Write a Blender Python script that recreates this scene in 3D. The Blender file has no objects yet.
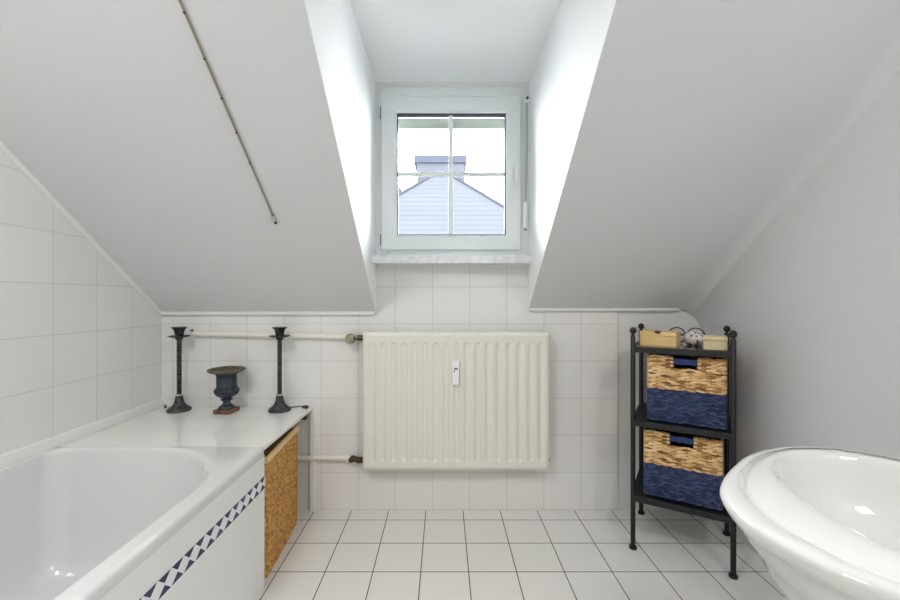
import bpy, bmesh, math, random
from mathutils import Vector, Matrix
random.seed(7)
PI = math.pi
sc = bpy.context.scene
COL = sc.collection
H = 1.14            # camera height
F = 408.0           # focal length in pixels (900 wide)

# ------------------------------------------------------------------ materials
def srgb(r, g, b):
    def f(c):
        c /= 255.0
        return c / 12.92 if c <= 0.04045 else ((c + 0.055) / 1.055) ** 2.4
    return (f(r), f(g), f(b), 1.0)

def new_mat(name):
    m = bpy.data.materials.new(name); m.use_nodes = True
    nt = m.node_tree
    b = nt.nodes['Principled BSDF']
    return m, nt, b

def N(nt, t, **kw):
    n = nt.nodes.new(t)
    for k, v in kw.items(): setattr(n, k, v)
    return n

def plain(name, col, rough=0.5, metal=0.0, noise=0.0, nscale=20.0, bump=0.0, coat=0.0, spec=0.5):
    m, nt, b = new_mat(name)
    b.inputs['Roughness'].default_value = rough
    b.inputs['Metallic'].default_value = metal
    b.inputs['Specular IOR Level'].default_value = spec
    b.inputs['Coat Weight'].default_value = coat
    b.inputs['Coat Roughness'].default_value = 0.05
    b.inputs['Base Color'].default_value = col
    if noise or bump:
        tc = N(nt, 'ShaderNodeTexCoord')
        no = N(nt, 'ShaderNodeTexNoise'); no.inputs['Scale'].default_value = nscale; no.inputs['Detail'].default_value = 5
        nt.links.new(tc.outputs['Object'], no.inputs['Vector'])
        if noise:
            r = N(nt, 'ShaderNodeValToRGB')
            e = r.color_ramp.elements
            e[0].position, e[1].position = 0.3, 0.7
            e[0].color = tuple(c * (1 - noise) for c in col[:3]) + (1,)
            e[1].color = tuple(min(1, c * (1 + noise)) for c in col[:3]) + (1,)
            nt.links.new(no.outputs['Fac'], r.inputs['Fac'])
            nt.links.new(r.outputs['Color'], b.inputs['Base Color'])
        if bump:
            bp = N(nt, 'ShaderNodeBump'); bp.inputs['Strength'].default_value = bump; bp.inputs['Distance'].default_value = 0.01
            nt.links.new(no.outputs['Fac'], bp.inputs['Height'])
            nt.links.new(bp.outputs['Normal'], b.inputs['Normal'])
    return m

def tile_mat(name, col, col2, grout, axes, off, size=0.2, mortar=0.0015, rough=0.2, bump=0.25, wob=0.03):
    m, nt, b = new_mat(name)
    b.inputs['Roughness'].default_value = rough
    tc = N(nt, 'ShaderNodeTexCoord')
    sp = N(nt, 'ShaderNodeSeparateXYZ'); nt.links.new(tc.outputs['Object'], sp.inputs[0])
    cb = N(nt, 'ShaderNodeCombineXYZ')
    for k in (0, 1):
        a = N(nt, 'ShaderNodeMath', operation='SUBTRACT'); a.inputs[1].default_value = off[k] - 20 * size
        nt.links.new(sp.outputs[axes[k]], a.inputs[0]); nt.links.new(a.outputs[0], cb.inputs[k])
    br = N(nt, 'ShaderNodeTexBrick'); br.offset = 0.0; br.squash = 1.0
    br.inputs['Scale'].default_value = 1.0
    br.inputs['Brick Width'].default_value = size; br.inputs['Row Height'].default_value = size
    br.inputs['Mortar Size'].default_value = mortar; br.inputs['Mortar Smooth'].default_value = 0.3
    br.inputs['Bias'].default_value = 0.0
    br.inputs['Color1'].default_value = col; br.inputs['Color2'].default_value = col2
    br.inputs['Mortar'].default_value = grout
    nt.links.new(cb.outputs[0], br.inputs['Vector'])
    nt.links.new(br.outputs['Color'], b.inputs['Base Color'])
    # grout is matt, the glaze gently uneven
    mx = N(nt, 'ShaderNodeMapRange'); mx.inputs['To Min'].default_value = rough; mx.inputs['To Max'].default_value = 0.8
    nt.links.new(br.outputs['Fac'], mx.inputs['Value']); nt.links.new(mx.outputs[0], b.inputs['Roughness'])
    no = N(nt, 'ShaderNodeTexNoise'); no.inputs['Scale'].default_value = 9.0; no.inputs['Detail'].default_value = 1.0
    nt.links.new(tc.outputs['Object'], no.inputs['Vector'])
    s1 = N(nt, 'ShaderNodeMath', operation='MULTIPLY'); s1.inputs[1].default_value = wob * 10
    nt.links.new(no.outputs['Fac'], s1.inputs[0])
    s2 = N(nt, 'ShaderNodeMath', operation='SUBTRACT')
    nt.links.new(s1.outputs[0], s2.inputs[0]); nt.links.new(br.outputs['Fac'], s2.inputs[1])
    bp = N(nt, 'ShaderNodeBump'); bp.inputs['Strength'].default_value = bump; bp.inputs['Distance'].default_value = 0.002
    nt.links.new(s2.outputs[0], bp.inputs['Height']); nt.links.new(bp.outputs['Normal'], b.inputs['Normal'])
    return m

def island_mat(name, stops, rough=0.7, nscale=60, bump=0.4):
    m, nt, b = new_mat(name)
    b.inputs['Roughness'].default_value = rough
    g = N(nt, 'ShaderNodeNewGeometry')
    tc = N(nt, 'ShaderNodeTexCoord')
    no = N(nt, 'ShaderNodeTexNoise'); no.inputs['Scale'].default_value = nscale
    nt.links.new(tc.outputs['Object'], no.inputs['Vector'])
    a = N(nt, 'ShaderNodeMath', operation='MULTIPLY_ADD'); a.inputs[1].default_value = 0.24; a.inputs[2].default_value = -0.12
    nt.links.new(no.outputs['Fac'], a.inputs[0])
    ad = N(nt, 'ShaderNodeMath', operation='ADD'); ad.use_clamp = True
    nt.links.new(g.outputs['Random Per Island'], ad.inputs[0]); nt.links.new(a.outputs[0], ad.inputs[1])
    r = N(nt, 'ShaderNodeValToRGB'); cr = r.color_ramp
    while len(cr.elements) < len(stops): cr.elements.new(0.5)
    for e, (p, c) in zip(cr.elements, stops): e.position = p; e.color = c
    nt.links.new(ad.outputs[0], r.inputs['Fac']); nt.links.new(r.outputs['Color'], b.inputs['Base Color'])
    bp = N(nt, 'ShaderNodeBump'); bp.inputs['Strength'].default_value = bump; bp.inputs['Distance'].default_value = 0.002
    nt.links.new(no.outputs['Fac'], bp.inputs['Height']); nt.links.new(bp.outputs['Normal'], b.inputs['Normal'])
    return m

def wood_mat(name, c1, c2, rot=(0, 0, 0), scale=18):
    m, nt, b = new_mat(name); b.inputs['Roughness'].default_value = 0.5
    tc = N(nt, 'ShaderNodeTexCoord'); mp = N(nt, 'ShaderNodeMapping')
    mp.inputs['Rotation'].default_value = rot; mp.inputs['Scale'].default_value = (0.35, 3, 3)
    nt.links.new(tc.outputs['Object'], mp.inputs['Vector'])
    no = N(nt, 'ShaderNodeTexNoise'); no.inputs['Scale'].default_value = scale; no.inputs['Detail'].default_value = 4
    no.inputs['Distortion'].default_value = 0.6
    nt.links.new(mp.outputs[0], no.inputs['Vector'])
    r = N(nt, 'ShaderNodeValToRGB'); e = r.color_ramp.elements
    e[0].position, e[1].position = 0.35, 0.65; e[0].color, e[1].color = c1, c2
    nt.links.new(no.outputs['Fac'], r.inputs['Fac']); nt.links.new(r.outputs['Color'], b.inputs['Base Color'])
    return m

def patch_mat(name, c1, c2, scale, p0, p1, rough=0.6, bump=0.3, metal=0.0):
    m, nt, b = new_mat(name); b.inputs['Roughness'].default_value = rough; b.inputs['Metallic'].default_value = metal
    tc = N(nt, 'ShaderNodeTexCoord')
    no = N(nt, 'ShaderNodeTexNoise'); no.inputs['Scale'].default_value = scale; no.inputs['Detail'].default_value = 4
    nt.links.new(tc.outputs['Object'], no.inputs['Vector'])
    r = N(nt, 'ShaderNodeValToRGB'); e = r.color_ramp.elements
    e[0].position, e[1].position = p0, p1; e[0].color, e[1].color = c1, c2
    nt.links.new(no.outputs['Fac'], r.inputs['Fac']); nt.links.new(r.outputs['Color'], b.inputs['Base Color'])
    if bump:
        bp = N(nt, 'ShaderNodeBump'); bp.inputs['Strength'].default_value = bump; bp.inputs['Distance'].default_value = 0.004
        nt.links.new(no.outputs['Fac'], bp.inputs['Height']); nt.links.new(bp.outputs['Normal'], b.inputs['Normal'])
    return m

def glass_mat(name):
    m = bpy.data.materials.new(name); m.use_nodes = True
    nt = m.node_tree; nt.nodes.clear()
    out = N(nt, 'ShaderNodeOutputMaterial'); mix = N(nt, 'ShaderNodeMixShader')
    tr = N(nt, 'ShaderNodeBsdfTransparent'); tr.inputs[0].default_value = (0.97, 0.985, 0.98, 1)
    gl = N(nt, 'ShaderNodeBsdfGlossy'); gl.inputs['Roughness'].default_value = 0.01
    fr = N(nt, 'ShaderNodeFresnel'); fr.inputs['IOR'].default_value = 1.45
    nt.links.new(fr.outputs[0], mix.inputs[0]); nt.links.new(tr.outputs[0], mix.inputs[1]); nt.links.new(gl.outputs[0], mix.inputs[2])
    nt.links.new(mix.outputs[0], out.inputs['Surface'])
    return m

def slate_mat(name):
    m, nt, b = new_mat(name); b.inputs['Roughness'].default_value = 0.9; b.inputs['Specular IOR Level'].default_value = 0.0
    tc = N(nt, 'ShaderNodeTexCoord'); sp = N(nt, 'ShaderNodeSeparateXYZ'); nt.links.new(tc.outputs['Object'], sp.inputs[0])
    cb = N(nt, 'ShaderNodeCombineXYZ'); nt.links.new(sp.outputs[0], cb.inputs[0]); nt.links.new(sp.outputs[2], cb.inputs[1])
    br = N(nt, 'ShaderNodeTexBrick'); br.offset = 0.5
    br.inputs['Scale'].default_value = 1; br.inputs['Brick Width'].default_value = 60.0; br.inputs['Row Height'].default_value = 0.155
    br.inputs['Mortar Size'].default_value = 0.012; br.inputs['Mortar Smooth'].default_value = 0.6
    br.inputs['Color1'].default_value = srgb(40, 41, 44); br.inputs['Color2'].default_value = srgb(41, 42, 45)
    br.inputs['Mortar'].default_value = srgb(32, 33, 38)
    nt.links.new(cb.outputs[0], br.inputs['Vector']); nt.links.new(br.outputs['Color'], b.inputs['Base Color'])
    return m

M = {}
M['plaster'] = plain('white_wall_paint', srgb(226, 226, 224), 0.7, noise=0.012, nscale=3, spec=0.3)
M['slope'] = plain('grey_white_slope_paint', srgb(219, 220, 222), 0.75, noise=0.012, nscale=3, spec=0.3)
M['rear'] = plain('warm_grey_rear_wall', srgb(176, 173, 170), 0.8)  # unseen wall, grey chosen to cut the light bounced onto the slopes
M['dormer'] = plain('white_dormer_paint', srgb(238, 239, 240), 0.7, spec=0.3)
M['trim'] = plain('white_trim', srgb(236, 236, 234), 0.45)
WT, WT2, WG = srgb(232, 231, 229), srgb(229, 228, 226), srgb(194, 193, 190)
M['tile_back'] = tile_mat('white_wall_tile', WT, WT2, WG, (0, 2), (0.1413, 0.0055), mortar=0.0016, rough=0.16)
M['tile_left'] = tile_mat('white_wall_tile_side', srgb(230, 230, 228), srgb(227, 227, 225), srgb(192, 192, 188), (1, 2), (1.586, 0.0), mortar=0.0014, rough=0.22)
M['tile_floor'] = tile_mat('cream_floor_tile', srgb(231, 230, 227), srgb(229, 228, 225), srgb(74, 68, 58), (0, 1), (0.105, 1.905), mortar=0.0024, rough=0.3, bump=0.4, wob=0.01)
M['tile_deck'] = tile_mat('white_ledge_tile', srgb(234, 233, 229), srgb(232, 231, 227), srgb(176, 174, 168), (0, 1), (-0.8866, 1.595), mortar=0.0018, rough=0.06, bump=0.12, wob=0.0)
M['tile_apron'] = tile_mat('white_panel_tile', srgb(236, 236, 235), srgb(235, 235, 234), srgb(222, 222, 221), (1, 2), (1.035, 0.446 - 0.05), mortar=0.0008, rough=0.15)
M['acrylic'] = plain('white_acrylic', srgb(214, 215, 215), 0.12, coat=0.3)
M['ceramic'] = plain('white_ceramic', srgb(210, 210, 208), 0.07, coat=0.5)
M['upvc'] = plain('white_window_plastic', srgb(234, 239, 239), 0.3)
M['gasket'] = plain('dark_rubber', srgb(62, 68, 86), 0.6)
M['marble'] = patch_mat('pale_marble', srgb(214, 217, 219), srgb(236, 237, 238), 30, 0.3, 0.7, 0.25, 0.0)
M['glass'] = glass_mat('window_glass')
M['radiator'] = plain('cream_radiator_enamel', srgb(226, 226, 215), 0.35)
M['pipe'] = plain('cream_pipe_paint', srgb(232, 230, 221), 0.35)
M['brass'] = patch_mat('tarnished_brass', srgb(120, 112, 84), srgb(186, 180, 150), 60, 0.35, 0.65, 0.35, 0.3, 0.8)
M['dark_brass'] = plain('dark_valve_metal', srgb(70, 64, 44), 0.4, metal=0.7)
M['white_plastic'] = plain('white_plastic', srgb(242, 242, 242), 0.35)
M['black_plastic'] = plain('black_plastic', srgb(38, 38, 40), 0.4)
M['iron'] = patch_mat('blackened_iron', srgb(44, 46, 48), srgb(92, 95, 97), 55, 0.4, 0.72, 0.5, 0.5, 0.4)
M['iron_dark'] = patch_mat('black_twisted_iron', srgb(34, 36, 38), srgb(86, 89, 92), 70, 0.4, 0.75, 0.45, 0.5, 0.4)
M['silver'] = plain('polished_metal', srgb(210, 212, 214), 0.2, metal=1.0)
M['urn'] = patch_mat('slate_blue_iron', srgb(34, 40, 50), srgb(66, 75, 88), 45, 0.35, 0.7, 0.6, 0.5, 0.1)
M['urn_rim'] = patch_mat('weathered_iron_rim', srgb(74, 76, 74), srgb(112, 104, 90), 40, 0.35, 0.65, 0.7, 0.5, 0.1)
M['rust'] = patch_mat('rusted_iron', srgb(66, 58, 52), srgb(124, 92, 68), 38, 0.35, 0.6, 0.8, 0.6, 0.0)
M['rust_dark'] = patch_mat('dark_rust', srgb(70, 60, 46), srgb(104, 88, 68), 40, 0.35, 0.6, 0.8, 0.6, 0.0)
M['black_metal'] = plain('black_powder_coat', srgb(21, 23, 27), 0.5, noise=0.1, nscale=30)
M['smoked'] = plain('smoked_shelf_sheet', srgb(64, 62, 58), 0.12, coat=0.6)
M['hyacinth'] = island_mat('woven_hyacinth', [(0, srgb(112, 76, 40)), (0.18, srgb(178, 132, 80)), (0.5, srgb(222, 182, 124)), (1, srgb(246, 220, 170))])
M['navy_weave'] = island_mat('navy_woven_fibre', [(0, srgb(32, 41, 72)), (0.5, srgb(50, 63, 102)), (1, srgb(74, 89, 128))])
M['navy'] = plain('navy_fabric', srgb(48, 62, 112), 0.9, noise=0.1, nscale=80)
M['liner'] = plain('dark_navy_lining', srgb(26, 29, 44), 0.95)
M['rattan'] = island_mat('honey_rattan', [(0, srgb(150, 102, 44)), (0.3, srgb(190, 138, 68)), (0.7, srgb(206, 154, 82)), (1, srgb(222, 174, 102))], rough=0.5)
M['rattan_light'] = island_mat('pale_rattan', [(0, srgb(206, 166, 100)), (1, srgb(236, 206, 150))], rough=0.5)
M['rattan_core_and_shade'] = plain('dark_rattan_core_and_shade', srgb(120, 82, 36), 0.8, noise=0.2)  # weave core colour, reused as painted shade on the hamper lid
M['pine'] = wood_mat('pine_wood', srgb(222, 182, 118), srgb(238, 207, 148))
M['pale_wood'] = wood_mat('pale_birch_wood', srgb(216, 198, 154), srgb(228, 212, 172))
M['patterned'] = patch_mat('floral_porcelain', srgb(70, 68, 74), srgb(236, 228, 225), 44, 0.41, 0.47, 0.3, 0.0)
M['lens'] = glass_mat('spectacle_lens')
M['navy_tile'] = plain('navy_glazed_tile', srgb(38, 36, 84), 0.15)
M['white_tile'] = plain('white_glazed_border', srgb(236, 235, 240), 0.15)
M['cord'] = plain('grey_cord', srgb(168, 170, 168), 0.6)
M['slate'] = slate_mat('grey_slate_roof')
M['chimney'] = plain('grey_chimney_render', srgb(39, 40, 44), 0.9, spec=0.0, noise=0.04, nscale=4)
M['chimney_cap'] = plain('grey_chimney_cap', srgb(31, 32, 38), 0.8, spec=0.0)
M['house'] = plain('pale_house_render', srgb(60, 60, 60), 0.9, spec=0.0)
M['shutter'] = plain('beige_shutter', srgb(92, 94, 88), 0.6, spec=0.0)
M['bronze'] = plain('bronze_rail', srgb(160, 150, 128), 0.5, metal=0.3)

# ------------------------------------------------------------------ mesh builder
class MB:
    def __init__(s): s.v = []; s.f = []; s.m = []
    def add(s, vs, fs, mi=0, tf=None):
        o = len(s.v)
        for p in vs:
            p = Vector(p)
            s.v.append(tuple(tf @ p) if tf is not None else tuple(p))
        for f in fs: s.f.append([i + o for i in f]); s.m.append(mi)
        return s
    def box(s, x0, x1, y0, y1, z0, z1, mi=0, tf=None):
        vs = [(x, y, z) for z in (z0, z1) for y in (y0, y1) for x in (x0, x1)]
        return s.add(vs, [(0, 2, 3, 1), (4, 5, 7, 6), (0, 1, 5, 4), (2, 6, 7, 3), (0, 4, 6, 2), (1, 3, 7, 5)], mi, tf)
    def prism(s, pts, axis, a0, a1, mi=0):
        # pts are 2D in the two other axes in order
        def P(p, a):
            q = list(p); q.insert(axis, a); return q
        n = len(pts)
        vs = [P(p, a0) for p in pts] + [P(p, a1) for p in pts]
        fs = [tuple(range(n))[::-1], tuple(range(n, 2 * n))] + [(i, (i + 1) % n, n + (i + 1) % n, n + i) for i in range(n)]
        return s.add(vs, fs, mi)
    def loft(s, rings, cap0=True, cap1=True, closed=True, mi=0):
        n = len(rings[0]); vs = [p for r in rings for p in r]; fs = []
        for k in range(len(rings) - 1):
            for i in range(n if closed else n - 1):
                j = (i + 1) % n
                fs.append((k * n + i, k * n + j, (k + 1) * n + j, (k + 1) * n + i))
        if cap0: fs.append(tuple(range(n))[::-1])
        if cap1: fs.append(tuple((len(rings) - 1) * n + i for i in range(n)))
        return s.add(vs, fs, mi)
    def lathe(s, prof, n=32, c=(0, 0, 0), mi=0, cap0=True, cap1=True, tf=None):
        rings = [[(c[0] + r * math.cos(2 * PI * i / n), c[1] + r * math.sin(2 * PI * i / n), c[2] + z) for i in range(n)] for r, z in prof]
        if tf is not None: rings = [[tuple(tf @ Vector(p)) for p in r] for r in rings]
        return s.loft(rings, cap0, cap1, True, mi)
    def tube(s, path, r, n=10, mi=0, closed=False):
        path = [Vector(p) for p in path]; rings = []; up = None
        for i, p in enumerate(path):
            if closed: d = path[(i + 1) % len(path)] - path[i - 1]
            else: d = path[min(i + 1, len(path) - 1)] - path[max(i - 1, 0)]
            d.normalize()
            if up is None: up = Vector((0, 0, 1)) if abs(d.z) < 0.9 else Vector((1, 0, 0))
            a = d.cross(up).normalized(); b = a.cross(d).normalized(); up = b
            rr = r[i] if isinstance(r, (list, tuple)) else r
            rings.append([tuple(p + a * rr * math.cos(2 * PI * k / n) + b * rr * math.sin(2 * PI * k / n)) for k in range(n)])
        if closed: rings.append(rings[0])
        return s.loft(rings, not closed, not closed, True, mi)
    def ball(s, c, r, n=16, mi=0, sz=1.0):
        prof = [(max(1e-5, r * math.sin(PI * k / 10)), -r * sz * math.cos(PI * k / 10)) for k in range(11)]
        return s.lathe(prof, n, c, mi)
    def build(s, name, mats, parent=None, smooth=35, bevel=0, seg=2, recalc=True):
        me = bpy.data.meshes.new(name); me.from_pydata(s.v, [], s.f)
        if not isinstance(mats, (list, tuple)): mats = [mats]
        for m in mats: me.materials.append(m)
        for p, mi in zip(me.polygons, s.m): p.material_index = mi
        if recalc:
            bm = bmesh.new(); bm.from_mesh(me); bmesh.ops.recalc_face_normals(bm, faces=bm.faces); bm.to_mesh(me); bm.free()
        if smooth:
            for p in me.polygons: p.use_smooth = True
            me.set_sharp_from_angle(angle=math.radians(smooth))
        o = bpy.data.objects.new(name, me); COL.objects.link(o)
        if parent: o.parent = parent
        if bevel:
            b = o.modifiers.new('bevel', 'BEVEL'); b.width = bevel; b.segments = seg; b.limit_method = 'ANGLE'; b.angle_limit = math.radians(40)
        return o

def tag(o, label, cat, group=None, kind=None):
    o['label'] = label; o['category'] = cat
    if group: o['group'] = group
    if kind: o['kind'] = kind
    return o
def thing(name, label, cat, loc=(0, 0, 0), rz=0, group=None):
    o = bpy.data.objects.new(name, None); COL.objects.link(o); o.empty_display_size = 0.05
    o.location = loc; o.rotation_euler = (0, 0, rz)
    return tag(o, label, cat, group)
def struct(o, label=None, cat=None):
    o['kind'] = 'structure'
    if label: o['label'] = label; o['category'] = cat
    return o
def copy_tree(o, parent=None):
    c = o.copy(); COL.objects.link(c)
    if parent: c.parent = parent
    for ch in list(o.children): copy_tree(ch, c)
    return c

# ------------------------------------------------------------------ room shell
XL, XR, YB, YF = -1.518, 1.40, 2.20, -1.70
CL, CR = -0.365, 0.458        # dormer cheeks
ZC, ZD = 2.45, 2.294            # main ceiling, dormer ceiling
K = 0.76                        # roof pitch
YS = 2.185                       # foot of the slopes
ZL, ZR = 1.071, 1.089           # foot heights
struct(MB().box(XL - 0.1, XR + 0.1, YF - 0.1, YB + 0.1, -0.12, 0).build('floor', M['tile_floor'], smooth=0),
       'cream square floor tiles with dark grout lines', 'floor')
# back wall: tiled face slightly proud, plaster at the right and in the recess under the ledge
w = MB()
w.box(XL - 0.1, -0.70, YB, YB + 0.25, 0.55, 1.2, 0)
w.box(-0.70, 0.9413, YB, YB + 0.25, -0.1, 1.2, 0)
w.box(CL, CR, YB, YB + 0.25, 1.2, 1.352, 0)
w.box(XL - 0.1, -0.70, YB + 0.004, YB + 0.25, -0.1, 0.55, 1)
w.box(0.9413, XR + 0.1, YB + 0.006, YB + 0.25, -0.1, 1.2, 1)
# above the window and the rounded upper corners of the opening
w.box(CL - 0.02, CR + 0.02, YB + 0.06, YB + 0.3, 2.285, 2.5, 1)
R_ = 0.075
zt_ = ZD - 0.012
arcL = [(CL + R_ - R_ * math.sin(t), zt_ - R_ + R_ * math.cos(t)) for t in [k * PI / 16 for k in range(9)]]
arcR = [(CR - R_ + R_ * math.sin(t), zt_ - R_ + R_ * math.cos(t)) for t in [k * PI / 16 for k in range(9)]]
top_ = ZD + 0.02
for A_, x0 in ((arcL, CL), (arcR, CR)):           # strips of the rounded lintel
    for p, q in zip(A_[:-1], A_[1:]):
        w.prism([(p[0], p[1]), (q[0], q[1]), (q[0], top_), (p[0], top_)] if abs(p[0] - q[0]) > 1e-6 else [(p[0], p[1]), (q[0], q[1]), (x0, top_)], 1, YB - 0.03, YB + 0.06, 1)
w.box(CL + R_, CR - R_, YB - 0.03, YB + 0.06, zt_, top_, 1)
struct(w.build('wall_back', [M['tile_back'], M['plaster']], smooth=30), 'white tiled back wall behind the radiator', 'wall')
struct(MB().box(XL - 0.12, XL, YF - 0.1, YB + 0.25, -0.1, 2.6).build('wall_left', M['tile_left'], smooth=0), 'white tiled left wall beside the bath', 'wall')
struct(MB().box(XR, XR + 0.12, YF - 0.1, YB + 0.25, -0.1, 2.6).build('wall_right', M['slope'], smooth=0), 'plain white right wall beside the black rack', 'wall')
struct(MB().box(XL - 0.1, XR + 0.1, YF - 0.12, YF, -0.1, 2.6).build('wall_rear', M['rear'], smooth=0), 'plain grey wall behind the viewer', 'wall')
struct(MB().box(1.04, XR, 0.34, 0.84, 0.0, 1.0).build('wall_basin', M['plaster'], smooth=0, bevel=0.004), 'low white boxed-in wall the washbasin is fixed to', 'wall')

YT_L = YS - (ZC - ZL) / K
YT_R = YS - (ZC - ZR) / K
def slope_poly(z0):
    yt = YS - (ZC + 0.12 - z0) / K
    t = 0.16
    return [(YB + 0.2, z0), (YS, z0), (yt, ZC + 0.12), (yt + t * 1.6, ZC + 0.12), (YB + 0.2, z0 + t * 1.6 - 0.15 * K)]
struct(MB().prism(slope_poly(ZL), 0, XL - 0.1, CL).build('ceiling_left', M['slope'], smooth=0), 'grey-white sloping ceiling left of the dormer above the bath', 'ceiling')
# right slope runs into the right wall through a rounded cove
c = MB()
r = 0.14
nrm = math.sqrt(1 + K * K)
prof = [(CR, 0.0), (XR - r, 0.0)] + [(XR - r + r * math.sin(a), r * (1 - math.cos(a))) for a in [k * PI / 32 for k in range(1, 17)]]
prof = [(x, d * nrm) for x, d in prof]            # vertical drop below the slope plane
prof += [(XR + 0.1, r * nrm), (XR + 0.1, -0.3), (CR, -0.3)]
yt = YS - (ZC + 0.12 - ZR) / K
ringA = [(x, YB + 0.2, ZR - d) for x, d in prof]
ringB = [(x, YS, ZR - d) for x, d in prof]
ringC = [(x, yt, ZC + 0.12 - d) for x, d in prof]
c.loft([ringA, ringB, ringC])
struct(c.build('ceiling_right', M['slope'], smooth=30), 'grey-white sloping ceiling right of the dormer, rounded into the wall', 'ceiling')
m_ = MB().box(XL - 0.1, XR + 0.1, YF - 0.1, YT_L + 0.02, ZC, ZC + 0.1)
struct(m_.build('ceiling', M['plaster'], smooth=0), 'flat white ceiling above the viewer', 'ceiling')
# dormer cheeks, dormer ceiling and the short slope strip above it
ydt = YS - (ZD - ZL) / K
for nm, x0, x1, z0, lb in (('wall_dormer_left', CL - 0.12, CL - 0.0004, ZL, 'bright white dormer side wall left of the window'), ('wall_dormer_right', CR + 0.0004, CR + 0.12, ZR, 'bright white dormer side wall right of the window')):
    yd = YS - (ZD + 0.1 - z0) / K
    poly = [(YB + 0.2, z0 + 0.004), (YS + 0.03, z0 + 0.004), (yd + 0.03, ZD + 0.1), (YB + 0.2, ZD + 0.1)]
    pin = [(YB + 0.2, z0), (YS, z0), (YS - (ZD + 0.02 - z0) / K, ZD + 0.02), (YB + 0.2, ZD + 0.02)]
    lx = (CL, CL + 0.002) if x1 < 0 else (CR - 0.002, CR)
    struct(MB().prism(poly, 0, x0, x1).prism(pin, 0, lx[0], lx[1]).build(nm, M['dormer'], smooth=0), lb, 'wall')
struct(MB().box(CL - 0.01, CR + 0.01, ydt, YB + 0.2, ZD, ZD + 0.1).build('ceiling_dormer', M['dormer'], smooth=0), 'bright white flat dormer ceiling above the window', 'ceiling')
struct(MB().prism([(ydt + 0.02, ZD), (YT_L - 0.05, ZC + 0.04), (YT_L - 0.05, ZC + 0.2), (ydt + 0.1, ZC + 0.2), (ydt + 0.1, ZD)], 0, CL, CR).build('ceiling_strip', M['slope'], smooth=0), 'short sloping ceiling strip above the dormer', 'ceiling')

# trims
struct(MB().box(XL, XL + 0.012, -1.6, YB, 0.562, 0.607).build('baseboard_left', M['trim'], smooth=0, bevel=0.004), 'low white skirting between bath ledge and left wall', 'trim')
L = math.hypot(1, K)
t1 = MB()
for (ya, yb) in ((YS, 0.5),):
    za, zb = ZL, ZL + (YS - 0.5) * K
    d = 0.022
    t1.prism([(ya, za + 0.01), (yb, zb + 0.01), (yb, zb - d), (ya, za - d)], 0, XL, XL + 0.012)
struct(t1.build('trim_1', M['trim'], smooth=0), 'white trim strip where left slope meets the tiled wall', 'trim')
struct(MB().box(XL, CL - 0.002, YS - 0.004, YB - 0.0005, ZL - 0.017, ZL + 0.003).build('trim_2', M['plaster'], smooth=0, bevel=0.003), 'white trim under the foot of the left slope', 'trim')
struct(MB().box(CR + 0.002, XR - 0.14, YS - 0.004, YB - 0.0005, ZR - 0.014, ZR + 0.002).build('trim_3', M['plaster'], smooth=0, bevel=0.003), 'white trim under the foot of the right slope', 'trim')

# rail on the left slope
def slope_pt(x, y, off=0.0):
    n = Vector((0, -K, -1)).normalized()
    return Vector((x, y, ZL + (YS - y) * K)) + n * off
rail = thing('ceiling_rail', 'thin bronze rail running down the left sloping ceiling above the bath', 'rail', (0, 0, 0))
rb = MB()
a, b = slope_pt(-0.688, 0.45, 0.004), slope_pt(-0.688, 1.648, 0.004)
rb.tube([a, b], 0.0036, 8)
rb.build('rail_strip', M['bronze'], rail)
e1 = MB(); e1.tube([slope_pt(-0.688, 1.643, 0.005), slope_pt(-0.688, 1.669, 0.005)], 0.007, 10); e1.build('end_cap', M['silver'], rail)
e2 = MB(); e2.ball(slope_pt(-0.688, 1.676, 0.008), 0.006, 10); e2.build('end_screw', M['dark_brass'], rail)
for y in (1.087, 1.178, 1.269, 1.36, 1.453):
    s_ = MB(); s_.ball(slope_pt(-0.688, y, 0.007), 0.0036, 8); s_.build('screw', M['dark_brass'], rail)

# ------------------------------------------------------------------ window
win = bpy.data.objects.new('window_1', None); COL.objects.link(win); win.location = (0.04, YB, 1.36); struct(win, 'white casement window with a glazing bar cross in the dormer', 'window')
OX, OZ = -0.04, -1.36
def frame_ring(mb, x0, x1, z0, z1, t, y0, y1, mi=0, tb=None, tt=None):
    tb = t if tb is None else tb; tt = t if tt is None else tt
    mb.box(x0, x0 + t, y0, y1, z0, z1, mi); mb.box(x1 - t, x1, y0, y1, z0, z1, mi)
    mb.box(x0 + t, x1 - t, y0, y1, z0, z0 + tb, mi); mb.box(x0 + t, x1 - t, y0, y1, z1 - tt, z1, mi)
    return mb
def wbuild(mb, name, mat, parent=win, **kw):
    mb.v = [(x + OX, y - YB, z + OZ) for x, y, z in mb.v] if parent is win else mb.v
    return mb.build(name, mat, parent, **kw)
wbuild(frame_ring(MB(), CL, CR, 1.366, ZD, 0.06, YB - 0.0, YB + 0.07), 'window_frame', M['upvc'], bevel=0.004)
SX0, SX1, SZ0, SZ1 = -0.334, 0.414, 1.403, 2.222
GX0, GX1, GZ0, GZ1 = -0.250, 0.334, 1.482, 2.137
sa = MB()
def rc(i, y, g=0):
    x0, x1, z0, z1 = (SX0, SX1, SZ0, SZ1) if not g else (GX0, GX1, GZ0, GZ1)
    return [(x0 + i, y, z0 + i), (x1 - i, y, z0 + i), (x1 - i, y, z1 - i), (x0 + i, y, z1 - i)]
yf = YB - 0.022
sa.loft([rc(0, YB + 0.05), rc(0, yf + 0.005), rc(0.002, yf + 0.0015), rc(0.005, yf), rc(-0.013, yf, 1), rc(-0.010, yf + 0.002, 1), rc(0, yf + 0.011, 1), rc(0, YB + 0.05, 1), rc(0, YB + 0.05)], False, False)
wbuild(sa, 'sash', M['upvc'], smooth=20)
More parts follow.
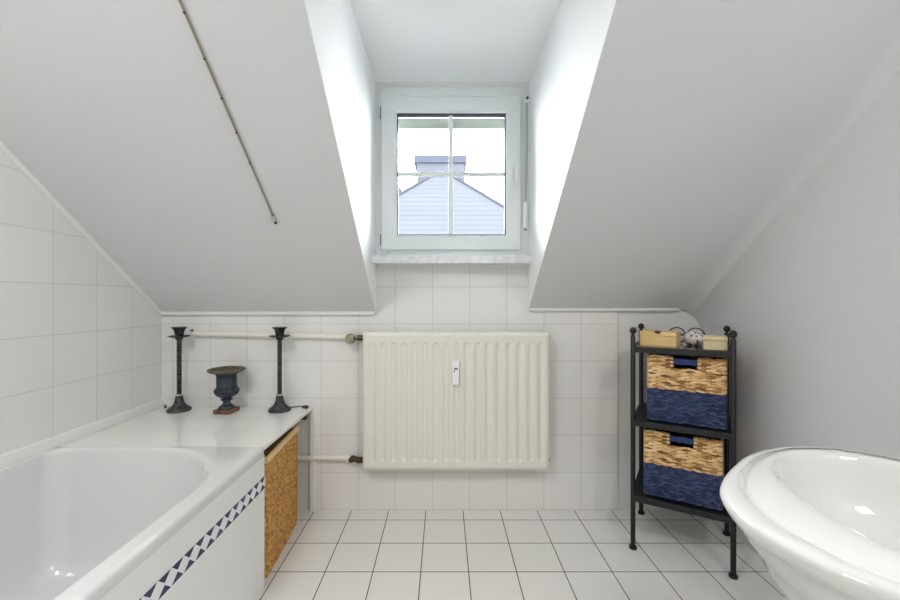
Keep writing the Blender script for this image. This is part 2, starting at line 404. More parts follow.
wbuild(frame_ring(MB(), GX0 - 0.001, GX1 + 0.001, GZ0 - 0.001, GZ1 + 0.001, 0.006, YB - 0.008, YB + 0.02, 0, 0.006, 0.011), 'gasket', M['gasket'], smooth=0)
wbuild(MB().box(GX0, GX1, YB + 0.012, YB + 0.016, GZ0, GZ1), 'pane', M['glass'], smooth=0)
mu = MB(); mu.box(0.028, 0.051, YB - 0.006, YB + 0.011, GZ0, GZ1); mu.box(GX0, GX1, YB - 0.0055, YB + 0.011, 1.802, 1.824)
wbuild(mu, 'glazing_bar', M['upvc'], bevel=0.003)
# handle
hb = MB(); hb.box(0.368, 0.396, YB - 0.030, YB - 0.021, 1.78, 1.86); ho = wbuild(hb, 'handle', M['white_plastic'], bevel=0.006)
hl = MB(); hl.tube([(0.382, YB - 0.03, 1.835), (0.382, YB - 0.055, 1.835)], 0.009, 10); hl.box(0.373, 0.391, YB - 0.064, YB - 0.050, 1.725, 1.845)
hl.v = [(x + OX, y - YB, z + OZ) for x, y, z in hl.v]; hl.build('lever', M['white_plastic'], ho, bevel=0.005)
for z in (2.11, 1.432):
    hg = MB(); hg.tube([(SX0 - 0.007, YB - 0.012, z), (SX0 - 0.007, YB - 0.012, z + 0.075)], 0.006, 10); hg.box(SX0 - 0.012, SX0 - 0.001, YB - 0.012, YB + 0.0, z, z + 0.075)
    hh = wbuild(hg, 'hinge', M['white_plastic'])
    hp = MB(); hp.tube([(SX0 - 0.003, YB - 0.019, z - 0.006), (SX0 - 0.003, YB - 0.019, z + 0.055)], 0.0022, 8)
    hp.v = [(x + OX, y - YB, z_ + OZ) for x, y, z_ in hp.v]; hp.build('hinge_pin', M['gasket'], hh)
wbuild(MB().box(-0.376, 0.472, 2.095, YB + 0.01, 1.323, 1.366), 'window_sill', M['marble'], bevel=0.004)
wbuild(MB().box(GX0 - 0.1, GX1 + 0.1, YB + 0.15, YB + 0.19, 2.122, 2.30), 'roller_shutter', M['shutter'], smooth=0)

# blind cord on the right of the window
bc = thing('blind_cord', 'white blind cord hanging at the right edge of the window', 'cord', (0.437, 2.155, 1.5))
def at(mb, o):
    mb.v = [(x - o[0], y - o[1], z - o[2]) for x, y, z in mb.v]; return mb
O_ = (0.437, 2.155, 1.5)
k_ = MB(); k_.box(0.424, 0.4555, 2.145, 2.175, 2.178, 2.205); at(k_, O_).build('bracket', M['white_plastic'], bc, bevel=0.003)
k_ = MB(); k_.ball((0.440, 2.142, 2.196), 0.008, 10); at(k_, O_).build('bracket_screw', M['gasket'], bc)
k_ = MB(); k_.tube([(0.437, 2.155, 2.18), (0.437, 2.154, 1.95), (0.432, 2.152, 1.65)], 0.0022, 8); k_.tube([(0.443, 2.16, 2.18), (0.445, 2.157, 1.95), (0.437, 2.153, 1.65)], 0.0022, 8); at(k_, O_).build('cord', M['cord'], bc)
k_ = MB(); k_.lathe([(0.004, 1.512), (0.011, 1.52), (0.0125, 1.54), (0.0125, 1.63), (0.009, 1.648), (0.003, 1.655)], 14, (0.432, 2.152, 0)); at(k_, O_).build('weight', M['white_plastic'], bc)
k_ = MB(); k_.ball((0.432, 2.152, 1.506), 0.006, 10); at(k_, O_).build('end_bead', M['gasket'], bc)

# ------------------------------------------------------------------ neighbour's roof outside
hs = thing('neighbour_house', 'grey slate hip roof with a wide chimney seen through the window', 'house', (0, 12, -6))
def hsb(mb, name, mat, parent=None, **kw):
    mb.v = [(x, y - 12, z + 6) for x, y, z in mb.v]; return mb.build(name, mat, parent or hs, **kw)
rf = MB()
E = [(-5, 8, 0.8), (4.75, 8, 0.8), (4.75, 16, 0.8), (-5, 16, 0.8), (-0.34, 12, 4.75), (0.25, 12, 4.75)]
rf.add(E, [(0, 1, 5, 4), (1, 2, 5), (2, 3, 4, 5), (3, 0, 4), (3, 2, 1, 0)])
hsb(rf, 'roof', M['slate'], smooth=0)
hsb(MB().box(-4.7, 4.45, 8.3, 15.7, -6, 0.85), 'wall', M['house'], smooth=0)
hp = MB()
for p, q in ((4, 0), (5, 1)):
    hp.tube([Vector(E[p]) + Vector((0, 0, 0.02)), Vector(E[q]) + Vector((0, 0, 0.02))], 0.045, 8)
hp.tube([Vector(E[4]) + Vector((0, 0, 0.02)), Vector(E[5]) + Vector((0, 0, 0.02))], 0.045, 8)
hsb(hp, 'hip_tile', M['chimney_cap'])
chs = hsb(MB().box(-0.80, 0.63, 12.2, 13.4, 3.9, 5.22), 'chimney', M['chimney'], smooth=0)
hsb(MB().box(-0.88, 0.70, 12.12, 13.48, 5.2, 5.42), 'chimney_cap', M['chimney_cap'], chs, smooth=0)
an = MB(); an.tube([(0.24, 12.3, 5.4), (0.24, 12.3, 5.56)], 0.02, 8); an.ball((0.24, 12.3, 5.54), 0.045, 8); hsb(an, 'chimney_finial', M['chimney'], chs)
hsb(MB().box(-1.50, -1.22, 11.3, 11.9, 3.6, 4.30), 'roof_vent', M['chimney'], smooth=0)

# ------------------------------------------------------------------ bath, its surround and ledge
DZ = 0.562
bs = thing('bath_panel', 'white tiled bath front panel with a navy triangle border strip', 'bath panel', (-0.71, 1.2, 0))
lg = thing('tiled_ledge', 'white tiled ledge at the end of the bath carrying the urn and candlesticks', 'ledge', (-0.71, 1.2, 0))
def bsb(mb, name, mat, par=None, **kw):
    mb.v = [(x + 0.71, y - 1.2, z) for x, y, z in mb.v]
    o = mb.build(name, mat, par or bs, **kw); return o
# tile materials use world coordinates: keep those parts' own origin at the world origin
def world_part(mb, name, mat, parent, **kw):
    o = mb.build(name, mat, None, **kw); o.parent = parent
    o.matrix_parent_inverse = Matrix.Translation(parent.location).inverted(); return o
world_part(MB().box(XL + 0.001, -0.704, 1.596, YB - 0.001, DZ - 0.018, DZ), 'ledge_top', M['tile_deck'], lg, smooth=0, bevel=0.003)
world_part(MB().box(-0.73, -0.705, -0.2, 1.609, 0.0, DZ - 0.036), 'front_panel', M['tile_apron'], bs, smooth=0, bevel=0.002)
bsb(MB().box(XL + 0.001, -0.732, 1.600, 1.612, 0.0, DZ - 0.02), 'end_panel', M['trim'], lg, smooth=0)
bsb(MB().box(-0.716, -0.690, 2.182, YB - 0.001, 0.0, DZ - 0.02), 'support_batten', M['trim'], lg, smooth=0, bevel=0.002)
br_ = MB(); br_.box(-0.745, -0.715, 2.12, 2.15, DZ - 0.05, DZ - 0.018); br_.tube([(-0.73, 2.10, DZ - 0.035), (-0.73, 2.17, DZ - 0.035)], 0.009, 8)
bsb(br_, 'bracket', M['dark_brass'], lg)
bd = MB(); zb0, zb1 = 0.397, 0.447
bd.box(-0.7052, -0.7025, -0.2, 1.6085, zb0, zb1, 0)
cell = 0.0505; xs = -0.7021
y = 1.6085
while y > -0.15:
    ya, yb = y, y - cell; ym = (ya + yb) / 2; g = 0.0012; hh = 0.0225
    for tri in ([(ya - g, zb1 - g), (yb + g, zb1 - g), (ym, zb1 - hh)], [(ya - g, zb0 + g), (yb + g, zb0 + g), (ym, zb0 + hh)]):
        vs = [(xs, p[0], p[1]) for p in tri] + [(xs - 0.001, p[0], p[1]) for p in tri]
        bd.add(vs, [(0, 1, 2), (5, 4, 3), (0, 3, 4, 1), (1, 4, 5, 2), (2, 5, 3, 0)], 1)
    y -= cell
bsb(bd, 'tile_border', [M['white_tile'], M['navy_tile']], smooth=0)

tub = thing('bathtub', 'white built-in bathtub against the left tiled wall', 'bathtub', (-1.1, 0.75, 0))
def rrect(x0, x1, y0, y1, rs, z, n=10):
    # rs: radii for corners (x1,y1),(x0,y1),(x0,y0),(x1,y0)
    pts = []
    for (cx, cy, a0, rr) in ((x1, y1, 0, rs[0]), (x0, y1, 90, rs[1]), (x0, y0, 180, rs[2]), (x1, y0, 270, rs[3])):
        sx = -1 if cx == x1 else 1; sy = -1 if cy == y1 else 1
        ox, oy = cx + sx * rr, cy + sy * rr
        for k in range(n + 1):
            a = math.radians(a0 + 90 * k / n)
            pts.append((ox + rr * math.cos(a) + 1.1, oy + rr * math.sin(a) - 0.75, z))
    return pts
tb = MB(); OXR = -0.699
def opn(ins, z, rk=1.0):
    return rrect(-1.500 + ins * 0.7, -0.752 - ins, -0.05 + ins, 1.586 - ins, (0.36 * rk, 0.07, 0.07, 0.36 * rk), z)
rings = [rrect(XL + 0.004, OXR - 0.008, -0.195, 1.594, (0.006, 0.004, 0.004, 0.006), DZ - 0.040),
         rrect(XL + 0.002, OXR, -0.198, 1.5945, (0.008, 0.004, 0.004, 0.008), DZ - 0.034),
         rrect(XL + 0.002, OXR, -0.198, 1.5945, (0.008, 0.004, 0.004, 0.008), DZ - 0.012),
         rrect(XL + 0.002, OXR - 0.003, -0.197, 1.594, (0.008, 0.004, 0.004, 0.008), DZ - 0.004),
         rrect(XL + 0.002, OXR - 0.012, -0.196, 1.593, (0.008, 0.004, 0.004, 0.008), DZ + 0.001),
         rrect(XL + 0.0022, OXR - 0.016, -0.196, 1.5925, (0.008, 0.004, 0.004, 0.008), DZ + 0.0012), opn(-0.010, DZ + 0.0012), opn(-0.004, DZ + 0.001), opn(0.000, DZ - 0.0006), opn(0.004, DZ - 0.004), opn(0.007, DZ - 0.010), opn(0.009, DZ - 0.03),
         opn(0.025, 0.42, 0.95), opn(0.042, 0.28, 0.88), opn(0.06, 0.17, 0.80), opn(0.09, 0.115, 0.70), opn(0.15, 0.095, 0.5), opn(0.22, 0.092, 0.4)]
tb.loft(rings, False, True)
tb.build('basin', M['acrylic'], tub, smooth=50, recalc=True)

# ------------------------------------------------------------------ weave helper
def strand(mb, c, u, v, n, L, h, d, tilt, mi=0):
    R = Matrix.Rotation(tilt, 3, n)
    u2, v2 = R @ u, R @ v
    rings = []
    for k, (t, s) in enumerate(((-0.5, 0.25), (-0.3, 0.85), (0.0, 1.0), (0.3, 0.85), (0.5, 0.25))):
        ctr = c + u2 * (t * L) + n * (-(t * t) * d * 3.0)
        rings.append([tuple(ctr + v2 * (math.cos(a) * h * 0.5 * s) + n * (math.sin(a) * d * s)) for a in [2 * PI * q / 6 for q in range(6)]])
    mb.loft(rings, True, True, True, mi)
def weave(mb, o, u, v, n, W, Hh, rows, pitch, d, tilt=0.12, hole=None, mi=0):
    u, v, n, o = Vector(u), Vector(v), Vector(n), Vector(o)
    rh = Hh / rows; cols = max(1, int(round(W / pitch))); p = W / cols
    for r_ in range(rows):
        for k in range(cols + (r_ % 2)):
            off = 0 if r_ % 2 else 0.5
            uc = (k + off) * p
            lo, hi = max(0, uc - 0.62 * p), min(W, uc + 0.62 * p)
            vc = (r_ + 0.5) * rh
            if hole:
                h0, h1, g0, g1 = hole
                if vc > g0 and vc < g1:
                    if lo >= h0 and hi <= h1: continue
                    if lo < h0 < hi: hi = h0 if uc < (h0 + h1) / 2 else hi
                    if lo < h1 < hi: lo = h1 if uc > (h0 + h1) / 2 else lo
                    if lo >= h0 - 1e-6 and hi <= h1 + 1e-6: continue
            if hi - lo < 0.2 * p: continue
            uc2 = (lo + hi) / 2
            strand(mb, o + u * uc2 + v * (vc + random.uniform(-.12, .12) * rh), u, v, n, hi - lo, rh * random.uniform(1.1, 1.5), d * random.uniform(.7, 1.2), random.choice((-1, 1)) * random.uniform(0.3, 1.2) * tilt, mi)

# ------------------------------------------------------------------ wicker hamper in the recess
ang = math.atan2(2.076 - 1.655, -0.740 + 0.716) - PI / 2     # small turn of the front face
hm = thing('wicker_hamper', 'honey-brown wicker hamper standing in the recess under the tiled ledge', 'basket', (-0.7165, 1.66, 0), ang)
HW, HD, HH = 0.42, 0.40, 0.500     # local: y along the front, -x depth
core = MB(); core.box(-HD + 0.012, -0.012, 0.012, HW - 0.012, 0.0, HH - 0.03); core.build('core', M['rattan_core_and_shade'], hm, smooth=0)
wv = MB()
weave(wv, (-0.010, 0.04, 0.02), (0, 1, 0), (0, 0, 1), (1, 0, 0), HW - 0.08, HH - 0.07, 58, 0.0135, 0.0035, 0.2)
weave(wv, (-HD, 0.010, 0.02), (1, 0, 0), (0, 0, 1), (0, -1, 0), HD, HH - 0.07, 58, 0.0135, 0.0035, 0.2)
weave(wv, (0, HW - 0.010, 0.02), (-1, 0, 0), (0, 0, 1), (0, 1, 0), HD, HH - 0.07, 58, 0.0135, 0.0035, 0.2)
wv.build('woven_side', M['rattan'], hm, smooth=60)
for (y0_) in (0.004, HW - 0.044):
    ed = MB()
    for q in range(3):
        weave(ed, (-0.010, y0_ + 0.0135 * q, 0.012), (0, 0, 1), (0, 1, 0), (1, 0, 0), HH - 0.055, 0.0135, 1, 0.018, 0.007, 0.6)
    ed.build('corner_braid', M['rattan'], hm, smooth=60)
for z_, h_ in ((HH - 0.052, 0.014), (0.001, 0.016)):
    rm = MB()
    weave(rm, (-0.008, 0.0, z_), (0, 1, 0), (0, 0, 1), (1, 0, 0), HW, h_, 1, 0.022, 0.008, 0.4)
    rm.build('rim_braid', M['rattan'], hm, smooth=60)
ld = MB(); ld.box(-HD, 0.0, 0.0, HW, HH - 0.034, HH - 0.016); lid = ld.build('lid', M['rattan_core_and_shade'], hm, smooth=0)  # lid top coloured dark to stand in for shade under the ledge
ld = MB(); ld.tube([(-0.004, 0.002, HH - 0.018), (-0.004, HW - 0.002, HH - 0.018), (-HD + 0.01, HW - 0.002, HH - 0.018), (-HD + 0.01, 0.002, HH - 0.018)], 0.015, 10, closed=True); ld.build('lid_rim', M['rattan_light'], lid, smooth=60)

# ------------------------------------------------------------------ candlesticks, urn, small tool
def make_candlestick():
    t = thing('candlestick', 'left black iron candlestick on the ledge beside the tiled left wall', 'candlestick', (0, 0, 0), 0, 'pair of black candlesticks on the ledge')
    p = [(0.053, 0.0), (0.056, 0.003), (0.055, 0.010), (0.050, 0.016), (0.037, 0.024), (0.027, 0.036), (0.021, 0.054), (0.018, 0.070), (0.017, 0.078)]
    MB().lathe(p, 36).build('base', M['iron'], t)
    MB().lathe([(0.014, 0.078), (0.018, 0.080), (0.018, 0.086), (0.0135, 0.089)], 24).build('collar', M['silver'], t)
    # twisted stem
    n = 16; rings = []
    for k in range(61):
        z = 0.087 + (0.372 - 0.087) * k / 60; tw = k * 0.42
        rings.append([((0.0108 + 0.0014 * math.cos(4 * (a + tw))) * math.cos(a), (0.0108 + 0.0014 * math.cos(4 * (a + tw))) * math.sin(a), z) for a in [2 * PI * i / n for i in range(n)]])
    MB().loft(rings).build('stem', M['iron_dark'], t, smooth=60)
    MB().lathe([(0.013, 0.366), (0.018, 0.370), (0.018, 0.376), (0.013, 0.379)], 20).build('top_collar', M['iron_dark'], t)
    MB().lathe([(0.012, 0.379), (0.036, 0.380), (0.050, 0.385), (0.053, 0.388), (0.050, 0.389), (0.036, 0.384), (0.012, 0.383)], 36).build('drip_pan', M['iron'], t)
    MB().lathe([(0.016, 0.383), (0.019, 0.389), (0.022, 0.405), (0.026, 0.420), (0.036, 0.429), (0.038, 0.432), (0.034, 0.4325), (0.022, 0.424), (0.018, 0.40), (0.001, 0.398)], 32).build('candle_cup', M['iron_dark'], t)
    MB().lathe([(0.0285, 0.4245), (0.030, 0.4335), (0.027, 0.4350), (0.018, 0.432), (0.002, 0.431)], 24).build('wax_tray', M['silver'], t)
    return t
ca = make_candlestick(); ca.location = (-1.368, 2.112, DZ)
cb = copy_tree(ca); cb.location = (-0.848, 2.112, DZ); cb.rotation_euler.z = 0.8
cb['label'] = 'right black iron candlestick on the ledge near the radiator pipe end'

urn = thing('urn', 'small slate-blue cast iron urn with rusty square foot between the candlesticks', 'urn', (-1.108, 2.085, DZ), -0.10)
MB().box(-0.052, 0.052, -0.052, 0.052, 0, 0.021).build('plinth', M['rust'], urn, bevel=0.004)
MB().lathe([(0.044, 0.020), (0.046, 0.024), (0.040, 0.032), (0.028, 0.040), (0.021, 0.048), (0.020, 0.056), (0.024, 0.060), (0.033, 0.064), (0.034, 0.067), (0.026, 0.071), (0.022, 0.076)], 32).build('foot', M['urn'], urn)
# fluted cup
n = 72; rings = []
for rr, z, fl in ((0.020, 0.074, 0), (0.036, 0.079, 0.001), (0.055, 0.089, 0.002), (0.065, 0.100, 0.002), (0.068, 0.110, 0.0015), (0.066, 0.119, 0.0005), (0.060, 0.124, 0), (0.055, 0.126, 0.0012), (0.0535, 0.140, 0.0016), (0.0535, 0.165, 0.0016), (0.055, 0.185, 0.0012), (0.058, 0.197, 0), (0.060, 0.202, 0)):
    rings.append([((rr + fl * math.cos(12 * a)) * math.cos(a), (rr + fl * math.cos(12 * a)) * math.sin(a), z) for a in [2 * PI * i / n for i in range(n)]])
MB().loft(rings).build('bowl', M['urn'], urn, smooth=50)
MB().lathe([(0.058, 0.198), (0.080, 0.204), (0.098, 0.211), (0.103, 0.217), (0.101, 0.222), (0.092, 0.224), (0.078, 0.221)], 48, cap0=False, cap1=False).build('rim', M['urn_rim'], urn)
MB().lathe([(0.080, 0.2222), (0.070, 0.214), (0.053, 0.204), (0.046, 0.175), (0.001, 0.160)], 40, cap0=False).build('inner_lining', M['rust_dark'], urn)

for ch in urn.children:
    for v_ in ch.data.vertices: v_.co.x *= 0.865; v_.co.y *= 0.865
sn = thing('candle_snuffer', 'small dark metal snuffer lying on the ledge behind the right candlestick', 'snuffer', (-0.76, 2.150, DZ))
sb = MB(); sb.tube([(-0.055, -0.006, 0.006), (-0.03, -0.004, 0.010), (0.0, 0.0, 0.012), (0.02, 0.002, 0.010)], 0.0032, 8); sb.build('handle', M['iron'], sn)
sb = MB(); sb.lathe([(0.004, 0.0), (0.008, 0.004), (0.009, 0.030), (0.0085, 0.0305), (0.004, 0.010)], 14, tf=Matrix.Translation((0.015, 0.001, 0.0092)) @ Matrix.Rotation(PI / 2, 4, 'Y')); sb.build('bell', M['iron'], sn)
kn = tag(MB().lathe([(0.006, 0.0), (0.006, 0.004), (0.003, 0.007), (0.005, 0.011), (0.005, 0.015), (0.002, 0.018)], 12).build('metal_stopper', M['dark_brass']), 'tiny dark metal stopper in the far left corner of the ledge', 'stopper')
kn.location = (-1.475, 2.165, DZ)

# ------------------------------------------------------------------ radiator
RX0, RX1, RZ0, RZ1, RY = -0.414, 0.543, 0.262, 0.964, 2.100
rad = thing('radiator', 'cream ribbed panel radiator on the tiled wall under the window', 'radiator', ((RX0 + RX1) / 2, RY, RZ0))
RO = ((RX0 + RX1) / 2, RY, RZ0)
ncol, pit = 17, 0.0543
x_first = (371.8 + 0.6 - 443.5) * RY / F
xsamp = [RX0 + 0.001]
cent = [x_first + k * pit for k in range(ncol)]
for cx in cent:
    xsamp += [cx + t for t in (-0.0262, -0.019, -0.0155, -0.012, -0.008, -0.004, 0, 0.004, 0.008, 0.012, 0.0155, 0.019)]
xsamp = sorted(x for x in xsamp if RX0 < x < RX1) + [RX1 - 0.001]
zt, zb = RZ1 - 0.048, RZ0 + 0.038
zsamp = [RZ0 + 0.001, RZ0 + 0.02] + [zb + t for t in (-0.004, 0.0, 0.004, 0.008, 0.012, 0.017, 0.022, 0.03)] + [zb + (zt - zb) * k / 10 for k in range(1, 10)] + [zt - t for t in (0.03, 0.022, 0.017, 0.012, 0.008, 0.004, 0.0, -0.004)] + [RZ1 - 0.02, RZ1 - 0.001]
def dep(x, z):
    cx = min(cent, key=lambda q: abs(q - x))
    zz = min(max(z, zb + 0.017), zt - 0.017)
    dd = math.hypot(x - cx, z - zz)
    t = min(1, max(0, (0.019 - dd) / 0.014)); t = t * t * (3 - 2 * t)
    return 0.0085 * t
pn = MB(); nx, nz = len(xsamp), len(zsamp)
vs = [(x, RY + dep(x, z), z) for z in zsamp for x in xsamp]
fs = [(j * nx + i, j * nx + i + 1, (j + 1) * nx + i + 1, (j + 1) * nx + i) for j in range(nz - 1) for i in range(nx - 1)]
pn.add(vs, fs)
# side returns
def strip(idx, off):
    o = len(pn.v); base = [pn.v[i] for i in idx]
    pn.v += [(x + off[0], y + off[1], z + off[2]) for x, y, z in base]
    for k in range(len(idx) - 1): pn.f.append([idx[k], idx[k + 1], o + k + 1, o + k]); pn.m.append(0)
loop = [i for i in range(nx)] + [j * nx + nx - 1 for j in range(1, nz)] + [(nz - 1) * nx + i for i in range(nx - 2, -1, -1)] + [j * nx for j in range(nz - 2, -1, -1)]
o1 = len(pn.v)
ctrx, ctrz = RO[0], (RZ0 + RZ1) / 2
for i in loop:
    x, y, z = pn.v[i]
    pn.v.append((x + (0.001 if x > ctrx else -0.001) * (abs(abs(x - ctrx) - (RX1 - RX0) / 2) < 0.002), y + 0.0015, z + (0.001 if z > ctrz else -0.001) * (abs(abs(z - ctrz) - (RZ1 - RZ0) / 2) < 0.002)))
for k in range(len(loop) - 1): pn.f.append([loop[k], loop[k + 1], o1 + k + 1, o1 + k]); pn.m.append(0)
o2 = len(pn.v)
for k in range(len(loop)):
    x, y, z = pn.v[o1 + k]; pn.v.append((x, RY + 0.020, z))
for k in range(len(loop) - 1): pn.f.append([o1 + k, o1 + k + 1, o2 + k + 1, o2 + k]); pn.m.append(0)
at(pn, RO).build('front_panel', M['radiator'], rad, smooth=60)
g = MB(); g.box(RX0 + 0.004, RX1 - 0.004, RY + 0.020, RY + 0.075, RZ0 + 0.01, RZ1 - 0.02)
at(g, RO).build('rear_panel', M['radiator'], rad, smooth=0)
g = MB(); g.box(RX0 - 0.001, RX1 + 0.001, RY + 0.006, RY + 0.012, RZ1 - 0.012, RZ1 + 0.006); g.box(RX0 - 0.001, RX1 + 0.001, RY + 0.07, RY + 0.076, RZ1 - 0.012, RZ1 + 0.006)
for k in range(40):
    x = RX0 + 0.012 + k * (RX1 - RX0 - 0.024) / 39
    g.box(x - 0.007, x + 0.007, RY + 0.010, RY + 0.072, RZ1 + 0.000, RZ1 + 0.004)
at(g, RO).build('top_grille', M['radiator'], rad, smooth=0)
for x0 in (RX0 - 0.002, RX1 - 0.004):
    g = MB(); g.box(x0, x0 + 0.006, RY + 0.003, RY + 0.078, RZ0 + 0.004, RZ1 + 0.003); at(g, RO).build('end_panel', M['radiator'], rad, smooth=0, bevel=0.002)
g = MB(); g.tube([(RX1, RY + 0.045, RZ0 + 0.035), (RX1 + 0.014, RY + 0.045, RZ0 + 0.035)], 0.010, 8); at(g, RO).build('bleed_plug', M['brass'], rad)
hx, hz = 0.062, 0.764
g = MB(); g.box(hx - 0.018, hx + 0.018, RY - 0.022, RY + 0.002, hz - 0.062, hz + 0.060); hmt = at(g, RO).build('heat_meter', M['white_plastic'], rad, bevel=0.005, seg=3)
hmt['label'] = 'white heat meter clipped to the radiator front'
g = MB(); g.box(hx - 0.008, hx + 0.011, RY - 0.0228, RY - 0.020, hz + 0.017, hz + 0.024); g.box(hx - 0.009, hx - 0.004, RY - 0.0228, RY - 0.020, hz + 0.003, hz + 0.012)
at(g, RO).build('display', M['black_plastic'], hmt, smooth=0)

# pipes with valves
def pipe_thing(label, x0, z0, x1, z1, collar_x, upper):
    py = 2.182
    t = thing('heating_pipe', label, 'pipe', (x1, py, z1), 0, 'heating pipes left of the radiator')
    o = (x1, py, z1); z = lambda x: z0 + (z1 - z0) * (x - x0) / (x1 - x0)
    k = MB(); k.tube([(x0, py, z0), (collar_x, py, z(collar_x))], 0.0138, 14); at(k, o).build('pipe', M['pipe'], t)
    k = MB(); k.tube([(collar_x - 0.001, py, z(collar_x)), (x1 - 0.03, py, z(x1))], 0.0165, 14); at(k, o).build('collar', M['pipe'], t)
    if upper:
        k = MB(); k.tube([(x1 - 0.035, py - 0.01, z1 - 0.004), (x1 + 0.005, py - 0.01, z1 - 0.004)], 0.016, 12)
        rr = [0.020, 0.026, 0.027, 0.027, 0.022, 0.012]; k.tube([(x1 - 0.010, py - 0.012 - d, z1 - 0.006) for d in (0.0, 0.006, 0.015, 0.035, 0.045, 0.047)], rr, 12)
        vv = at(k, o).build('valve', M['brass'], t)
        k = MB(); k.tube([(x1 + 0.018, py - 0.01, z1 - 0.004), (RX0 - 0.003, py - 0.01, z1 - 0.004)], 0.0145, 8); at(k, o).build('union_nut', M['dark_brass'], t)
        k = MB(); k.tube([(x0 - 0.002, py, z0 + 0.006), (x0 - 0.002, py - 0.010, z0 + 0.020)], 0.003, 8); k.tube([(x0 - 0.012, py - 0.010, z0 + 0.020), (x0 + 0.008, py - 0.010, z0 + 0.019)], [0.0025, 0.004], 8)
        at(k, o).build('vent_tap', M['black_plastic'], t)
    else:
        k = MB(); k.tube([(x1 - 0.032, py - 0.01, z1 - 0.010), (x1 - 0.012, py - 0.01, z1 + 0.002), (x1 + 0.008, py - 0.01, z1 - 0.004)], [0.014, 0.018, 0.013], 10); at(k, o).build('valve', M['dark_brass'], t)
        k = MB(); k.tube([(x1 + 0.006, py - 0.01, z1 - 0.007), (RX0 - 0.003, py - 0.01, z1 - 0.007)], [0.017, 0.017], 8); at(k, o).build('union_nut', M['dark_brass'], t)
    return t
zpx = lambda yy, Y=2.182: H - (yy - 299) * Y / F
xpx = lambda xx, Y=2.182: (xx - 443.5) * Y / F
pipe_thing('upper cream heating pipe with brass valve running behind the candlesticks', xpx(193), zpx(333.6), xpx(354), zpx(337), xpx(346), True)
pipe_thing('lower cream heating pipe with dark valve behind the wicker hamper', xpx(240), zpx(457.5), xpx(356), zpx(458), xpx(345.5), False)

# ------------------------------------------------------------------ black rack with baskets
SH = (1.1185, 1.9195); ST = math.radians(-31.3)
rk = thing('shelf_rack', 'narrow black metal three-tier rack standing at an angle in the corner', 'shelf', (SH[0], SH[1], 0), ST)
PW, PD = 0.1875, 0.177
for sx in (-1, 1):
    for sy in (-1, 1):
        p = MB(); p.lathe([(0.0105, 0.008), (0.0105, 0.972), (0.008, 0.976)], 14, (sx * PW, sy * PD, 0)); po = p.build('post', M['black_metal'], rk)
        q = MB(); q.lathe([(0.006, 0.974), (0.006, 0.980), (0.011, 0.984), (0.0145, 0.992), (0.0145, 0.998), (0.011, 1.006), (0.004, 1.011)], 16, (sx * PW, sy * PD, 0)); q.build('finial', M['black_metal'], po)
        q = MB(); q.lathe([(0.016, 0.0), (0.017, 0.004), (0.0165, 0.011), (0.011, 0.014)], 16, (sx * PW, sy * PD, 0)); q.build('foot', M['black_metal'], po)
for zt_, mt in ((0.925, 'smoked'), (0.590, 'black_metal'), (0.247, 'black_metal')):
    s_ = MB(); s_.box(-PW - 0.004, PW + 0.004, -PD - 0.006, PD + 0.006, zt_ - 0.010, zt_ - 0.004); so = s_.build('shelf', M[mt], rk, smooth=0)
    s_ = MB()
    for sy in (-1, 1): s_.box(-PW, PW, sy * PD - 0.008, sy * PD + 0.008, zt_ - 0.028, zt_ - 0.002 if sy < 0 else zt_ - 0.002)
    for sx in (-1, 1): s_.box(sx * PW - 0.008, sx * PW + 0.008, -PD, PD, zt_ - 0.028, zt_ - 0.002)
    s_.build('shelf_frame', M['black_metal'], so, bevel=0.002)

